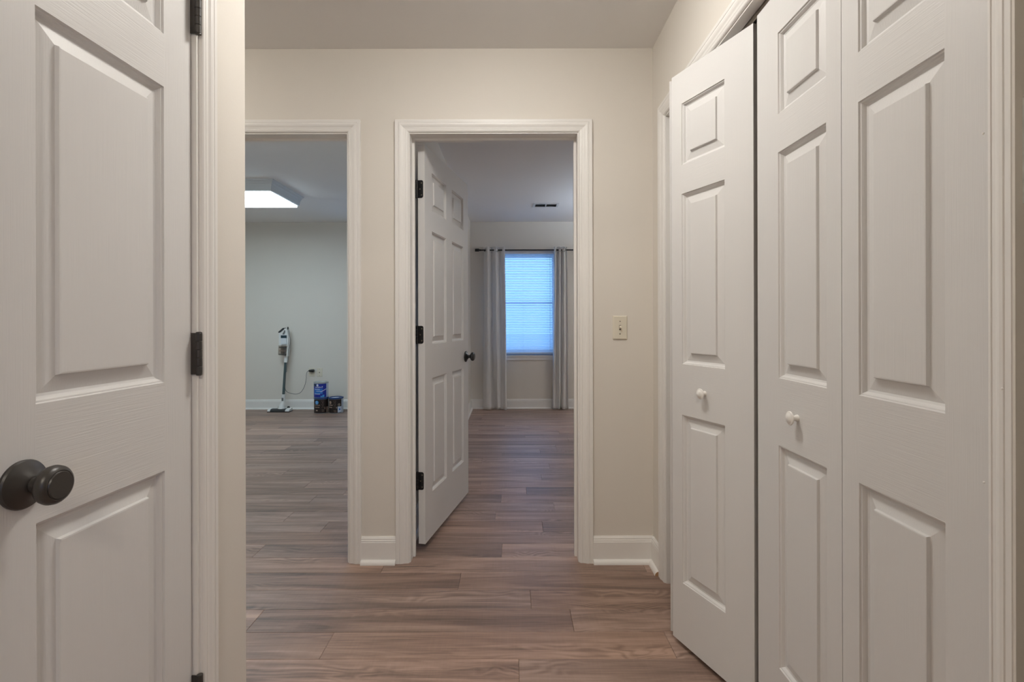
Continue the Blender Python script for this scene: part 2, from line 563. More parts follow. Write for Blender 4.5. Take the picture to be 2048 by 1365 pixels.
R = 0.005
t1 = tag(empty('trim_1', (0, D, 0)), 'white moulded casing and jamb around the bedroom doorway with the open door', 'door frame', kind='structure')
t1.location = (0, 0, 0)
casing(FAR, BED_J[0] - R, BED_J[1] + R, HEAD + R, (0.064, 0.064, 0.058), t1)
jambs(FAR, *BED_J, HEAD, T, t1, (0.060, 0.080))
t2 = tag(empty('trim_2'), 'white moulded casing and jamb around the doorway to the room with the vacuum', 'door frame', kind='structure')
casing(FAR, OFF_J[0] - R, OFF_J[1] + R, HEAD + R, (0.062, 0.062, 0.058), t2)
jambs(FAR, *OFF_J, HEAD, T, t2, (0.060, 0.080))
for z in (1.814, 1.084, 0.351):
    mb = MB(); mb.box(OFF_J[1] - 0.0015, OFF_J[1] + 0.0005, D + 0.084, D + 0.116, z - .0445, z + .0445)
    mb.build('hinge_leaf', M_BRONZE, t2)
t3 = tag(empty('trim_3'), 'white moulded casing and jamb around the bifold closet opening', 'door frame', kind='structure')
casing(RIGHT, CLO_J[0] + R, CLO_J[1] + R, HEAD + R, (0.046, 0.062, 0.058), t3)
jambs(RIGHT, *CLO_J, HEAD, T, t3)
mb = MB()
mb.box(0.712, 0.7145, CLO_J[0], CLO_J[1], HEAD - 0.020, HEAD)
mb.box(0.738, 0.7405, CLO_J[0], CLO_J[1], HEAD - 0.020, HEAD)
mb.box(0.712, 0.7405, CLO_J[0], CLO_J[1], HEAD - 0.003, HEAD)
mb.build('sliding_track', M_TRACK, t3)
for y, z in ((0.699, 1.83), (0.6835, 1.61), (0.717, 1.414), (0.717, 0.925), (0.6835, 0.61), (0.69, 1.06)):
    mb = MB(); mb.lathe([(0.0016, 0), (0.0016, 0.0012), (0.0008, 0.0018)], (0.678 - 0.0155, y, z), (-1, 0, 0), 10)
    mb.build('nail_head', M_TRIM, t3)
t4 = tag(empty('trim_4'), 'white moulded casing and jamb around the narrow linen closet door', 'door frame', kind='structure')
casing(LEFT, LIN_J[0] - R, LIN_J[1] + .0065, HEAD + R, (0.042, 0.042, 0.058), t4)
jambs(LEFT, *LIN_J, HEAD, T, t4, (0.049, 0.080))

# baseboards with a shoe moulding
BPROF = [(0, 0), (.014, 0), (.014, .100), (.0125, .103), (.0125, .108), (.010, .112), (.010, .117), (.005, .126), (0, .126)]
SPROF = [(.014, 0)] + [(.014 + .018 * math.cos(a), .020 * math.sin(a)) for a in [i * math.pi / 12 for i in range(7)]]
def baseboard(name, fr, runs, label):
    e = tag(empty(name), label, 'baseboard', kind='structure')
    for a, b in runs:
        mb = MB(); mb.prism(BPROF, lambda d, z, t: fr.p(t, d, z), a, b); mb.build('board', M_TRIM, e)
        mb = MB(); mb.prism(SPROF, lambda d, z, t: fr.p(t, d, z), a, b); mb.build('shoe_moulding', M_TRIM, e)
    return e
b1 = baseboard('baseboard_far', FAR, [(OFF_J[1] + R + .062, BED_J[0] - R - .064), (BED_J[1] + R + .064, 0.678)], 'white baseboard along the hall wall beside the two doorways')
b2 = baseboard('baseboard_right', RIGHT, [(CLO_J[1] + R + .062, D)], 'short white baseboard in the corner by the bifold closet')
mb = MB(); q = CLO_J[1] + R + .0615
mb.prism([(d * .97 + .0004, z * .96 + .0004) for d, z in SPROF], lambda d, z, t: RIGHT.p(t, d, z), q - 0.0006, q + 0.0004)
mb.build('raw_cut_end', M_WOODEND, b2)
baseboard('baseboard_office', OUTER, [(-4.3, -0.646)], 'white baseboard behind the vacuum and paint cans')
baseboard('baseboard_bedroom', OUTER, [(-0.53, 2.8)], 'white baseboard below the curtained window')
baseboard('baseboard_bedroom_left', BED_L, [(D + T, OUT)], 'white baseboard on the bedroom wall behind the open door')

# ------------------------------------------------------------------ panel doors
def leaf_mesh(w, h, t, cols, rows):
    """slab with moulded recesses on both faces; returns mesh and panel rectangles"""
    xs = sorted({0, w, *[a for c in cols for a in c]})
    zs = sorted({0, h, *[a for r in rows for a in r]})
    rings = [(0, 0), (.0014, .0034), (.0042, .0039), (.0065, .0068), (.0090, .0112), (.0135, .0128)]
    mb = MB()
    for side in (0, 1):
        def Y(d): return d if side == 0 else t - d
        for i in range(len(xs) - 1):
            for j in range(len(zs) - 1):
                a, b, c, d = xs[i], xs[i + 1], zs[j], zs[j + 1]
                inpan = any(abs(a - q[0]) < 1e-6 for q in cols) and any(abs(c - r[0]) < 1e-6 for r in rows)
                incol = any(abs(a - q[0]) < 1e-6 for q in cols)
                if not inpan:
                    rail = incol and not any(r[0] - 1e-6 < c < r[1] - 1e-6 for r in rows)
                    mid = (not incol) and 0 < i < len(xs) - 2 and not any(r[0] - 1e-6 < c < r[1] - 1e-6 for r in rows)
                    mb.quad([(a, Y(0), c), (b, Y(0), c), (b, Y(0), d), (a, Y(0), d)], 1 if (rail or mid) else 0)
                else:
                    for (o0, d0), (o1, d1) in zip(rings, rings[1:]):
                        A = [(a + o0, c + o0), (b - o0, c + o0), (b - o0, d - o0), (a + o0, d - o0)]
                        B = [(a + o1, c + o1), (b - o1, c + o1), (b - o1, d - o1), (a + o1, d - o1)]
                        for q in range(4):
                            r = (q + 1) % 4
                            mb.quad([(A[q][0], Y(d0), A[q][1]), (A[r][0], Y(d0), A[r][1]),
                                     (B[r][0], Y(d1), B[r][1]), (B[q][0], Y(d1), B[q][1])], 0 if q % 2 else 1)
    for i in range(len(xs) - 1):
        for z in (0, h):
            mb.quad([(xs[i], 0, z), (xs[i + 1], 0, z), (xs[i + 1], t, z), (xs[i], t, z)])
    for j in range(len(zs) - 1):
        for x in (0, w):
            mb.quad([(x, 0, zs[j]), (x, 0, zs[j + 1]), (x, t, zs[j + 1]), (x, t, zs[j])])
    return mb.mesh('slab', [M_STILE, M_RAIL])

def panel_mesh(pw, ph, t):
    """raised field: slope, small step, flat; both faces"""
    rings = [(.0130, .0129), (.0385, .0072), (.0402, .0014), (.0425, .0009)]
    mb = MB()
    for side in (0, 1):
        def Y(d): return d if side == 0 else t - d
        for (o0, d0), (o1, d1) in zip(rings, rings[1:]):
            A = [(o0, o0), (pw - o0, o0), (pw - o0, ph - o0), (o0, ph - o0)]
            B = [(o1, o1), (pw - o1, o1), (pw - o1, ph - o1), (o1, ph - o1)]
            for q in range(4):
                r = (q + 1) % 4
                mb.quad([(A[q][0], Y(d0), A[q][1]), (A[r][0], Y(d0), A[r][1]), (B[r][0], Y(d1), B[r][1]), (B[q][0], Y(d1), B[q][1])])
        o, d = rings[-1]
        mb.quad([(o, Y(d), o), (pw - o, Y(d), o), (pw - o, Y(d), ph - o), (o, Y(d), ph - o)])
    o, d = rings[0]
    C = [(o, o), (pw - o, o), (pw - o, ph - o), (o, ph - o)]
    for q in range(4):
        r = (q + 1) % 4
        mb.quad([(C[q][0], d, C[q][1]), (C[r][0], d, C[r][1]), (C[r][0], t - d, C[r][1]), (C[q][0], t - d, C[q][1])])
    return mb.mesh('panel', [M_STILE])

def leaf_matrix(origin, xdir, z0):
    x = Vector((xdir[0], xdir[1], 0)).normalized()
    y = Vector((-x.y, x.x, 0))
    m = Matrix.Identity(4)
    for i in range(3):
        m[i][0], m[i][1], m[i][2] = x[i], y[i], (0, 0, 1)[i]
    m[0][3], m[1][3], m[2][3] = origin[0], origin[1], z0
    return m

def add_panels(parent, cols, rows, t):
    cache = {}
    for c in cols:
        for r in rows:
            k = (round(c[1] - c[0], 4), round(r[1] - r[0], 4))
            if k not in cache: cache[k] = panel_mesh(k[0], k[1], t)
            put('panel', cache[k], parent, (c[0], 0, r[0]))

TH = 0.035
KNOB = [(0.0345, 0.0), (0.0350, 0.004), (0.0335, 0.0065), (0.029, 0.0085), (0.021, 0.0125), (0.0150, 0.0175), (0.0125, 0.019),
        (0.0108, 0.0195), (0.0105, 0.031), (0.0130, 0.0335), (0.0205, 0.0360), (0.0262, 0.0410), (0.0278, 0.0465), (0.0268, 0.0520),
        (0.0238, 0.0560), (0.0208, 0.0576), (0.0196, 0.0572), (0.0190, 0.0580), (0.0185, 0.0590), (0.0001, 0.0596)]
def door_knob(parent, x, z, sides=(0, 1), mat=None):
    mat = mat or M_BRONZE
    for s in sides:
        y, ax = (0, -1) if s == 0 else (TH, 1)
        mb = MB(); mb.lathe(KNOB[:8], (x, y, z), (0, ax, 0), 48)
        rose = mb.build('rose', mat, parent, smooth=35)
        mb = MB(); mb.lathe(KNOB[7:], (x, y, z), (0, ax, 0), 48)
        mb.build('knob', mat, rose, smooth=35)

def hinge_barrel(mb, fn, z, r=0.0064):
    for i in range(5):
        a, b = z - .0445 + i * .0178, z - .0445 + (i + 1) * .0178
        c = fn()
        mb.lathe([(r - .0006, a + .0002), (r, a + .0008), (r, b - .0008), (r - .0006, b - .0002)], (c[0], c[1], 0), (0, 0, 1), 18)
    mb.lathe([(r * .9, z + .0445), (r * .95, z + .0458), (r * .5, z + .0470)], (c[0], c[1], 0), (0, 0, 1), 18)
    mb.lathe([(r * .5, z - .0470), (r * .95, z - .0458), (r * .9, z - .0445)], (c[0], c[1], 0), (0, 0, 1), 18)

ZO = 0.036
ROWS = [(0.267 - ZO, 0.857 - ZO), (1.032 - ZO, 1.619 - ZO), (1.724 - ZO, 1.922 - ZO)]
# --- linen closet door (left)
LW = 0.440
lo = LEFT.p(-LW, -0.011, 0)
d1 = empty('door_1', mat=leaf_matrix(lo, LEFT.U, ZO))
tag(d1, 'narrow white closet door with dark bronze knob, single column of raised panels', 'door', kind='structure')
LCOLS = [(0.095, LW - 0.080)]
put('slab', leaf_mesh(LW, 2.0, TH, LCOLS, ROWS), d1)
add_panels(d1, LCOLS, ROWS, TH)
door_knob(d1, LW - 0.366, 0.921 - ZO, (0,))
for z in (1.814, 1.084, 0.351):
    z -= ZO
    mb = MB(); hinge_barrel(mb, lambda: (LW + 0.0010, -0.0165), z)
    h = mb.build('hinge', M_BRONZE, d1, smooth=40)
    mb = MB()
    mb.box(LW - 0.0012, LW + 0.0006, -0.0165, 0.020, z - .0445, z + .0445)
    mb.build('hinge_leaf', M_BRONZE, h)

# --- bedroom door, standing open
BW = 0.790
ANG = math.radians(79)
e_ = (math.cos(ANG), math.sin(ANG)); n_ = (math.sin(ANG), -math.cos(ANG))
P0 = (-0.4685, D + T + 0.006)
bo = (P0[0] + .003 * e_[0] + .038 * n_[0], P0[1] + .003 * e_[1] + .038 * n_[1])
d2 = empty('door_2', mat=leaf_matrix(bo, e_, ZO))
tag(d2, 'white six panel bedroom door standing open on black hinges', 'door', kind='structure')
BCOLS = [(0.106, 0.106 + 0.236), (0.106 + 0.236 + 0.106, 0.106 * 2 + 0.236 * 2)]
put('slab', leaf_mesh(BW, 2.0, TH, BCOLS, ROWS), d2)
add_panels(d2, BCOLS, ROWS, TH)
door_knob(d2, BW - 0.062, 0.925 - ZO, (0, 1), M_BLACK)
def rrect(x0, x1, z0, z1, r, right_only=True):
    pts = [(x0, z0)]
    for cx, cz, a0 in ((x1 - r, z0 + r, -90), (x1 - r, z1 - r, 0)):
        pts += [(cx + r * math.cos(math.radians(a0 + k * 22.5)), cz + r * math.sin(math.radians(a0 + k * 22.5))) for k in range(5)]
    pts.append((x0, z1))
    return pts
for z in (1.814, 1.084, 0.351):
    z -= ZO
    mb = MB(); hinge_barrel(mb, lambda: (-0.003, 0.0405), z)
    h = mb.build('hinge', M_BLACK, d2, smooth=40)
    mb = MB()
    mb.prism([(-a, b) for a, b in rrect(-0.0405, -0.0075, z - .0445, z + .0445, .009)], lambda p, q, t: (t, p, q), -0.0018, 0.0004)
    pl = mb.build('hinge_leaf', M_BLACK, h)
    mb = MB()
    for dz in (-.03, 0, .03):
        mb.lathe([(.0036, 0), (.003, .0008), (.001, .0006)], (-0.0017, 0.016 + (0.008 if dz == 0 else 0), z + dz), (-1, 0, 0), 10)
    mb.build('screws', M_SCREW, h)
    # leaf on the jamb, filling the gap beside the barrel
    mb = MB()
    mb.box(BED_J[0] - 0.0004, BED_J[0] + 0.0014, D + 0.086, D + T + 0.004, z + ZO - .0445, z + ZO + .0445)
    mb.build('hinge_leaf', M_BLACK, t1)
mb = MB(); mb.box(BW - 0.0005, BW + 0.0008, 0.006, TH - 0.006, 0.925 - ZO - .028, 0.925 - ZO + .028)
mb.build('latch_plate', M_BLACK, d2)

# --- bifold closet doors
ZB = 0.020
BROWS = [(0.233 - ZB, 0.822 - ZB), (1.000 - ZB, 1.596 - ZB), (1.697 - ZB, 1.912 - ZB)]
BH = 2.005
WKNOB = [(0.0085, 0.0), (0.0080, 0.003), (0.0065, 0.006), (0.0060, 0.012), (0.0075, 0.0145), (0.0150, 0.0165), (0.0172, 0.0185),
         (0.0174, 0.0200), (0.0164, 0.0214), (0.0140, 0.0220), (0.0132, 0.0222), (0.0100, 0.0248), (0.0055, 0.0264), (0.0001, 0.0268)]
def bifold_leaf(parent, origin, xdir, w, narrow_first, knob=None):
    a, b = (0.052, 0.113) if narrow_first else (0.113, 0.052)
    cols = [(a, w - b)]
    lf = put('leaf', leaf_mesh(w, BH, TH, cols, BROWS), parent, mat=leaf_matrix(origin, xdir, ZB))
    add_panels(lf, cols, BROWS, TH)
    if knob:
        mb = MB(); mb.lathe(WKNOB, (knob, 0, 0.911 - ZB), (0, -1, 0), 36)
        mb.build('knob', M_TRIM, lf, smooth=40)
    return lf
d3 = tag(empty('door_3'), 'pair of white bifold closet leaves folded partly open towards the hall', 'bifold door', kind='structure')
F1 = Vector((0.580, 1.842)); dA = Vector((0.3623, -0.932)).normalized(); nA = Vector((dA.y, -dA.x))
bifold_leaf(d3, F1, dA, 0.365, True, 0.163)
back_apex = F1 - nA * TH
dD = Vector((-dA.x, dA.y)); nD = Vector((dD.y, -dD.x))
bifold_leaf(d3, back_apex + nD * TH - dD * 0.368 + Vector((0, 0.001)), dD, 0.368, False)
for z in (0.30, 1.05, 1.80):
    mb = MB(); hinge_barrel(mb, lambda: (back_apex.x + 0.004, back_apex.y + 0.0005), z, 0.004)
    mb.build('hinge', M_TRACK, d3, smooth=40)
d4 = tag(empty('door_4'), 'pair of white bifold closet leaves standing shut in line with the wall', 'bifold door', kind='structure')
bifold_leaf(d4, (0.7065, 1.466), (0, -1), 0.3715, False, 0.203)
bifold_leaf(d4, (0.7065, 1.0925), (0, -1), 0.372, True)
mb = MB(); mb.tube([(0.724, 1.455, BH + ZB - 0.002), (0.724, 1.455, HEAD - 0.004)], 0.005)
mb.build('guide_pin', M_TRACK, d4)

# ------------------------------------------------------------------ wall plates
def plate(name, fr, u, z, w, h, label, cat, mat=None):
    mb = MB(); t = 0.006; c = 0.004
    A = [(u - w / 2, z - h / 2), (u + w / 2, z - h / 2), (u + w / 2, z + h / 2), (u - w / 2, z + h / 2)]
    B = [(u - w / 2 + c, z - h / 2 + c), (u + w / 2 - c, z - h / 2 + c), (u + w / 2 - c, z + h / 2 - c), (u - w / 2 + c, z + h / 2 - c)]
    mb.quad([fr.p(a, t, b) for a, b in B]); mb.quad([fr.p(a, 0, b) for a, b in A])
    for i in range(4):
        j = (i + 1) % 4
        mb.quad([fr.p(A[i][0], 0, A[i][1]), fr.p(A[j][0], 0, A[j][1]), fr.p(A[j][0], t * .55, A[j][1]), fr.p(A[i][0], t * .55, A[i][1])])
        mb.quad([fr.p(A[i][0], t * .55, A[i][1]), fr.p(A[j][0], t * .55, A[j][1]), fr.p(B[j][0], t, B[j][1]), fr.p(B[i][0], t, B[i][1])])
    e = tag(empty(name), label, cat)
    mb.build('cover_plate', mat or M_PLATE, e)
    return e
def screw(parent, fr, u, z, d=0.006):
    mb = MB(); mb.lathe([(.0032, 0), (.0030, .0006), (.0012, .0009)], fr.p(u, d, z), (*fr.N, 0), 12)
    mb.build('screw', M_SCREW, parent)

sw = plate('light_switch', FAR, 0.519, 1.119, 0.069, 0.113, 'ivory toggle light switch on the greige hall wall', 'light switch')
screw(sw, FAR, 0.519, 1.149); screw(sw, FAR, 0.519, 1.089)
mb = MB(); FAR.box(mb, 0.5145, 0.5235, 0.0055, 0.0064, 1.107, 1.131); mb.build('toggle_slot', M_SCREW, sw)
mb = MB()
mb.prism([(0.006, 1.116), (0.006, 1.128), (0.021, 1.1225), (0.0215, 1.118), (0.018, 1.1155)], lambda d, z, t: FAR.p(t, d, z), 0.5155, 0.5225)
mb.build('toggle', M_PLATE, sw)

RET = Frame((0, 0.672), (1, 0), (0, -1))
wp = plate('wall_plate', RET, 0.6715 + 0.040, 1.375, 0.080, 0.139, 'white wall plate on the shaded wall beside the closet casing', 'wall plate', M_WHITEP)
screw(wp, RET, 0.7115, 1.425); screw(wp, RET, 0.7115, 1.325)
mb = MB(); RET.box(mb, 0.6975, 0.7255, 0.0055, 0.009, 1.345, 1.405); mb.build('rocker', M_WHITEP, wp)

def px(x, y, Y):
    """place in the room seen at this spot of the photograph at depth Y"""
    return ((x - CX) * Y / F_PX, EYE_H - (y - CY) * Y / F_PX)
ox, oz = px(623.6, 744, OUT)
op = plate('power_outlet', OUTER, ox, oz, 0.079, 0.112, 'ivory power outlet with the black charger plugged in', 'outlet')
for dz in (.020, -.020):
    mb = MB(); OUTER.box(mb, ox - .016, ox + .016, .0055, .0085, oz + dz - .014, oz + dz + .014)
    s = mb.build('socket', M_PLATE, op)
    mb = MB()
    for du in (-.006, .006): OUTER.box(mb, ox + du - .001, ox + du + .001, .0080, .0088, oz + dz - .003, oz + dz + .006)
    mb.build('slot', M_GAP, s)
screw(op, OUTER, ox, oz)
ox2, oz2 = px(639.2, 744.3, OUT)
cp = plate('cable_jack', OUTER, ox2, oz2, 0.070, 0.112, 'ivory cable jack plate beside the power outlet', 'wall plate')
mb = MB(); mb.lathe([(.0055, 0), (.0055, .006), (.004, .006), (.004, .010), (.001, .010)], OUTER.p(ox2, .006, oz2), (0, -1, 0), 14)
mb.build('coax_socket', M_SCREW, cp)
screw(cp, OUTER, ox2, oz2 + .042); screw(cp, OUTER, ox2, oz2 - .042)

# ------------------------------------------------------------------ windows
def window(name, fr, u0, u1, z0, z1, t, label):
    e = tag(empty(name), label, 'window', kind='structure')
    def part(nm, boxes, mat=M_VINYL):
        mb = MB()
        for b in boxes: fr.box(mb, *b)
        return mb.build(nm, mat, e)
    w = 0.035
    part('window_frame', [(u0, u0 + w, -t, -t + .07, z0, z1), (u1 - w, u1, -t, -t + .07, z0, z1),
                          (u0 + w, u1 - w, -t, -t + .07, z0, z0 + w), (u0 + w, u1 - w, -t, -t + .07, z1 - w, z1)])
    zm = (z0 + z1) / 2
    for nm, a, b, d in (('lower_sash', z0 + w, zm + .012, -t + .055), ('upper_sash', zm - .012, z1 - w, -t + .025)):
        s = .035; sl, sh = (s, .022) if nm == 'lower_sash' else (.022, s)
        part(nm, [(u0 + w, u0 + w + s, d - .02, d, a, b), (u1 - w - s, u1 - w, d - .02, d, a, b),
                  (u0 + w + s, u1 - w - s, d - .02, d, a, a + sl), (u0 + w + s, u1 - w - s, d - .02, d, b - sh, b)])
        mb = MB(); fr.box(mb, u0 + w + s, u1 - w - s, d - .012, d - .009, a + sl, b - sh)
        mb.build('pane', M_GLASS, e)
    part('sill', [(u0 - .03, u1 + .03, -t + .07, .022, z0 - .018, z0)], M_TRIM)
    part('apron', [(u0 - .015, u1 + .015, 0, .012, z0 - .062, z0 - .018)], M_TRIM)
    return e
window('window_1', OUTER, -0.26, 0.62, 0.70, 2.07, 0.16, 'white double hung bedroom window behind the blind')
window('window_2', OUTER, -1.75, -0.85, 0.70, 2.07, 0.16, 'white double hung office window')
window('window_3', Frame((0, -2.6), (1, 0), (0, 1)), 0.5, 1.3, 0.95, 1.95, 0.16, 'white double hung window of the room behind')

# mini blind, mounted inside the window reveal
bl = tag(empty('window_blind', (0.18, OUT + 0.045, 0.73)), 'white horizontal mini blind glowing with blue daylight', 'blind')
bw = 0.85
mb = MB(); mb.box(-bw / 2, bw / 2, -.020, .020, 1.305, 1.338); mb.build('head_rail', M_VINYL, bl)
mb = MB(); mb.box(-bw / 2, bw / 2, -.012, .012, -.012, .004); mb.build('bottom_rail', M_VINYL, bl)
mb = MB()
tl = math.radians(50); hw = 0.0128
prev = None
prof = []
for i in range(5):
    q = -1 + i / 2
    a, c = q * hw, 0.0022 * (1 - q * q)
    prof.append((a * math.cos(tl) - c * math.sin(tl), a * math.sin(tl) + c * math.cos(tl)))
for (y0, z0_), (y1, z1_) in zip(prof, prof[1:]):
    mb.quad([(-bw / 2, y0, z0_), (bw / 2, y0, z0_), (bw / 2, y1, z1_), (-bw / 2, y1, z1_)])
SLAT = mb.mesh('slat', M_SLAT, smooth=60)
NS = 58
for i in range(NS):
    put('slat', SLAT, bl, (0, 0, 0.016 + i * 1.285 / (NS - 1)))
for x in (-0.30, -0.02, 0.30):
    mb = MB(); mb.tube([(x, -.014, 0), (x, -.014, 1.31)], .0009, 6); mb.build('ladder_cord', M_SLAT, bl)
mb = MB(); mb.tube([(0.335, -.024, 1.30), (0.336, -.026, 0.9), (0.334, -.024, 0.02)], .0026, 8)
mb.build('tilt_wand', M_SLAT, bl)

# ------------------------------------------------------------------ curtains and rod
RY = OUT - 0.085
rx0 = px(958, 500, RY)[0]; rz = px(958, 500.5, RY)[1]
rod = tag(empty('curtain_rod', (rx0, RY, rz)), 'black metal curtain rod with round end caps above the window', 'curtain rod')
mb = MB(); mb.tube([(0, 0, 0), (1.75, 0, 0)], 0.0085, 14); mb.build('pole', M_ROD, rod, smooth=40)
for s, x in ((-1, 0), (1, 1.75)):
    mb = MB(); mb.lathe([(.011, 0), (.0115, .025), (.0175, .026), (.019, .03), (.019, .075), (.017, .079), (.001, .080)], (x - s * .03, 0, 0), (s, 0, 0), 20)
    mb.build('finial', M_ROD, rod, smooth=40)
for x in (0.075, 1.66):
    mb = MB(); mb.box(x - .006, x + .006, -.006, .085, -.016, -.006); mb.box(x - .010, x + .010, .080, .0848, -.045, .020)
    mb.build('bracket', M_ROD, rod)

def curtain(name, top, bot, folds, amp, label, seed, drift, z_bot, grom):
    """cloth hanging from grommets; top/bot = (x0, x1) in the room"""
    r = random.Random(seed)
    ph = r.uniform(0, 6.28)
    NU, NV = 110, 60
    ztop = rz + 0.040
    e = tag(empty(name, ((top[0] + top[1]) / 2, RY, 0)), label, 'curtain', 'white curtains at the bedroom window')
    cx, cy = e.location.x, e.location.y
    V = []; 
    def pos(u, v):
        k = v ** 1.4
        a = top[0] * (1 - v) + bot[0] * v; b = top[1] * (1 - v) + bot[1] * v
        uu = u + drift * k * math.sin(math.pi * u) * (1 - .3 * u)
        x = a + (b - a) * uu
        wv = math.sin(2 * math.pi * folds * u + ph + 1.1 * k * math.sin(3 * u))
        am = amp * (1 - .25 * v)
        y = am * wv + .35 * am * k * math.sin(2 * math.pi * folds * 1.73 * u + 1.3 + 2 * v) + .012 * v * v * math.sin(5 * u + 1)
        z = ztop + (z_bot - ztop) * v
        if v > 0.97: y -= .35 * (v - .97) * (0.5 + math.sin(9 * u))
        return (x - cx + .006 * math.sin(7 * u + 5 * v) * k, y, z)
    for i in range(NV + 1):
        for j in range(NU + 1):
            V.append(pos(j / NU, i / NV))
    me = bpy.data.meshes.new('cloth')
    me.from_pydata(V, [], [(i * (NU + 1) + j, i * (NU + 1) + j + 1, (i + 1) * (NU + 1) + j + 1, (i + 1) * (NU + 1) + j) for i in range(NV) for j in range(NU)])
    me.materials.append(M_CURTAIN)
    for p in me.polygons: p.use_smooth = True
    o = put('cloth', me, e)
    so = o.modifiers.new('thickness', 'SOLIDIFY'); so.thickness = 0.0016; so.offset = 0
    for u in grom:
        x, y, z = pos(u, 0)
        x2, y2, _ = pos(u + .012, 0)
        t = Vector((x2 - x, y2 - y, 0)).normalized(); nrm = Vector((t.y, -t.x, 0))
        mb = MB()
        ring = [(.020, -.0025), (.028, -.0018), (.028, .0018), (.020, .0025)]
        c = Vector((x, y, rz)); e1 = t; e2 = Vector((0, 0, 1)); n0 = 0
        for s in range(24):
            a = 2 * math.pi * s / 24
            dd = e1 * math.cos(a) + e2 * math.sin(a)
            for rr_, h_ in ring: mb.v.append(tuple(c + dd * rr_ + nrm * h_))
        for s in range(24):
            q = (s + 1) % 24
            for k in range(4):
                l = (k + 1) % 4
                mb.f.append((s * 4 + k, q * 4 + k, q * 4 + l, s * 4 + l)); mb.m.append(0)
        mb.build('grommet', M_STEEL, e, smooth=40)
    # hem fold across the top
    return e
cl0, cl1 = px(967.5, 0, RY)[0], px(1010, 0, RY)[0]
curtain('curtain', (cl0, cl1), (px(966.5, 0, RY)[0], px(1014, 0, RY)[0]), 2.6, .036,
        'white grommet curtain gathered beside the rod end near the open door', 3, 0.10, 0.006, (0.10, 0.36, 0.62))
cr0, cr1 = px(1108, 0, RY)[0], px(1134.5, 0, RY)[0]
curtain('curtain', (cr0, cr1), (px(1105.5, 0, RY)[0], px(1137, 0, RY)[0]), 3.0, .034,
        'white curtain bunched narrowly between two stretches of bare rod', 9, -0.04, 0.010, (0.2, 0.45, 0.75))

# ------------------------------------------------------------------ bedroom ceiling vent
vx0, vx1, vy0, vy1 = 0.250, 0.535, 5.66, 5.84
vt = tag(empty('ceiling_vent', ((vx0 + vx1) / 2, (vy0 + vy1) / 2, CEIL)), 'white ceiling air vent with dark louvres in the bedroom', 'vent')
w2, d2_ = (vx1 - vx0) / 2, (vy1 - vy0) / 2
mb = MB(); b_ = .024
for a in ((-w2, w2, -d2_, -d2_ + b_), (-w2, w2, d2_ - b_, d2_), (-w2, -w2 + b_, -d2_ + b_, d2_ - b_), (w2 - b_, w2, -d2_ + b_, d2_ - b_), (-.006, .006, -d2_ + b_, d2_ - b_)):
    mb.box(*a, -.008, 0)
mb.build('frame', M_VENT, vt)
mb = MB(); mb.box(-w2 + b_, w2 - b_, -d2_ + b_, d2_ - b_, -.0015, -.0005); mb.build('duct_opening', M_GAP, vt)
mb = MB()
q = .008
mb.quad([(-w2 + b_, -q, -.007), (-.006, -q, -.007), (-.006, q * .2, -.002), (-w2 + b_, q * .2, -.002)])
LOUV = mb.mesh('louvre', M_VENT)
for s in (0, w2 - b_ + .006):
    for i in range(7):
        put('louvre', LOUV, vt, (s, -d2_ + b_ + .012 + i * .0185, 0))

# ------------------------------------------------------------------ lamps
def flush_lamp(loc, label, glow, r=0.14, depth=0.060):
    e = tag(empty('ceiling_lamp', loc), label, 'lamp')
    mb = MB(); mb.lathe([(r + .012, 0), (r + .013, -.008), (r + .006, -.016), (r - .008, -.016)], (0, 0, 0), (0, 0, 1), 48)
    mb.build('base_ring', M_FRAMEW, e, smooth=40)
    mb = MB(); mb.lathe([(r, -.015)] + [(r * math.cos(a), -.016 - depth * math.sin(a)) for a in [i * math.pi / 2 / 8 for i in range(1, 8)]] + [(.001, -.016 - depth)], (0, 0, 0), (0, 0, 1), 48)
    mb.build('glass_dome', glow, e, smooth=60)
    return e
flush_lamp((-0.05, 1.47, CEIL), 'round flush lamp on the hall ceiling in front of the bedroom doorway', M_LAMP)
flush_lamp((-1.75, 1.85, CEIL), 'added unseen round fill lamp at the end of the hall past the linen closet', M_SIDEFILL)  # added fill, out of view, lifts the left part of the hall
flush_lamp((-1.9, 3.0, CEIL), 'added unseen round fill lamp on the office ceiling just inside the doorway', M_OFFICEFILL, 0.16)  # added fill hidden above the door head, brightens office floor and ceiling
flush_lamp((0.0, -1.1, CEIL), 'large added round fill lamp, unseen, on the ceiling of the room behind', M_BACKFILL, 0.20)  # added fill from behind the camera for the lower hall surfaces
bp_ = tag(empty('fill_pendant', (1.75, 5.35, CEIL)), 'added unseen bowl uplight brightening the bedroom from its ceiling', 'lamp')  # invented bedroom source out of view: disc lights the ceiling, bowl the curtains
mb = MB(); mb.lathe([(.06, 0), (.06, -.012), (.010, -.024), (.008, -.46)], (0, 0, 0), (0, 0, 1), 24); mb.build('stem', M_BRONZE, bp_, smooth=40)
mb = MB(); mb.lathe([(.160, -.415), (.168, -.41), (.165, -.43), (.140, -.47), (.08, -.50), (.001, -.51)], (0, 0, 0), (0, 0, 1), 40); mb.build('bowl', M_FILLSIDE, bp_, smooth=60)
mb = MB(); mb.lathe([(.158, -.413), (.156, -.408), (.009, -.406)], (0, 0, 0), (0, 0, 1), 40); mb.build('lamp_disc', M_FILLTOP, bp_)

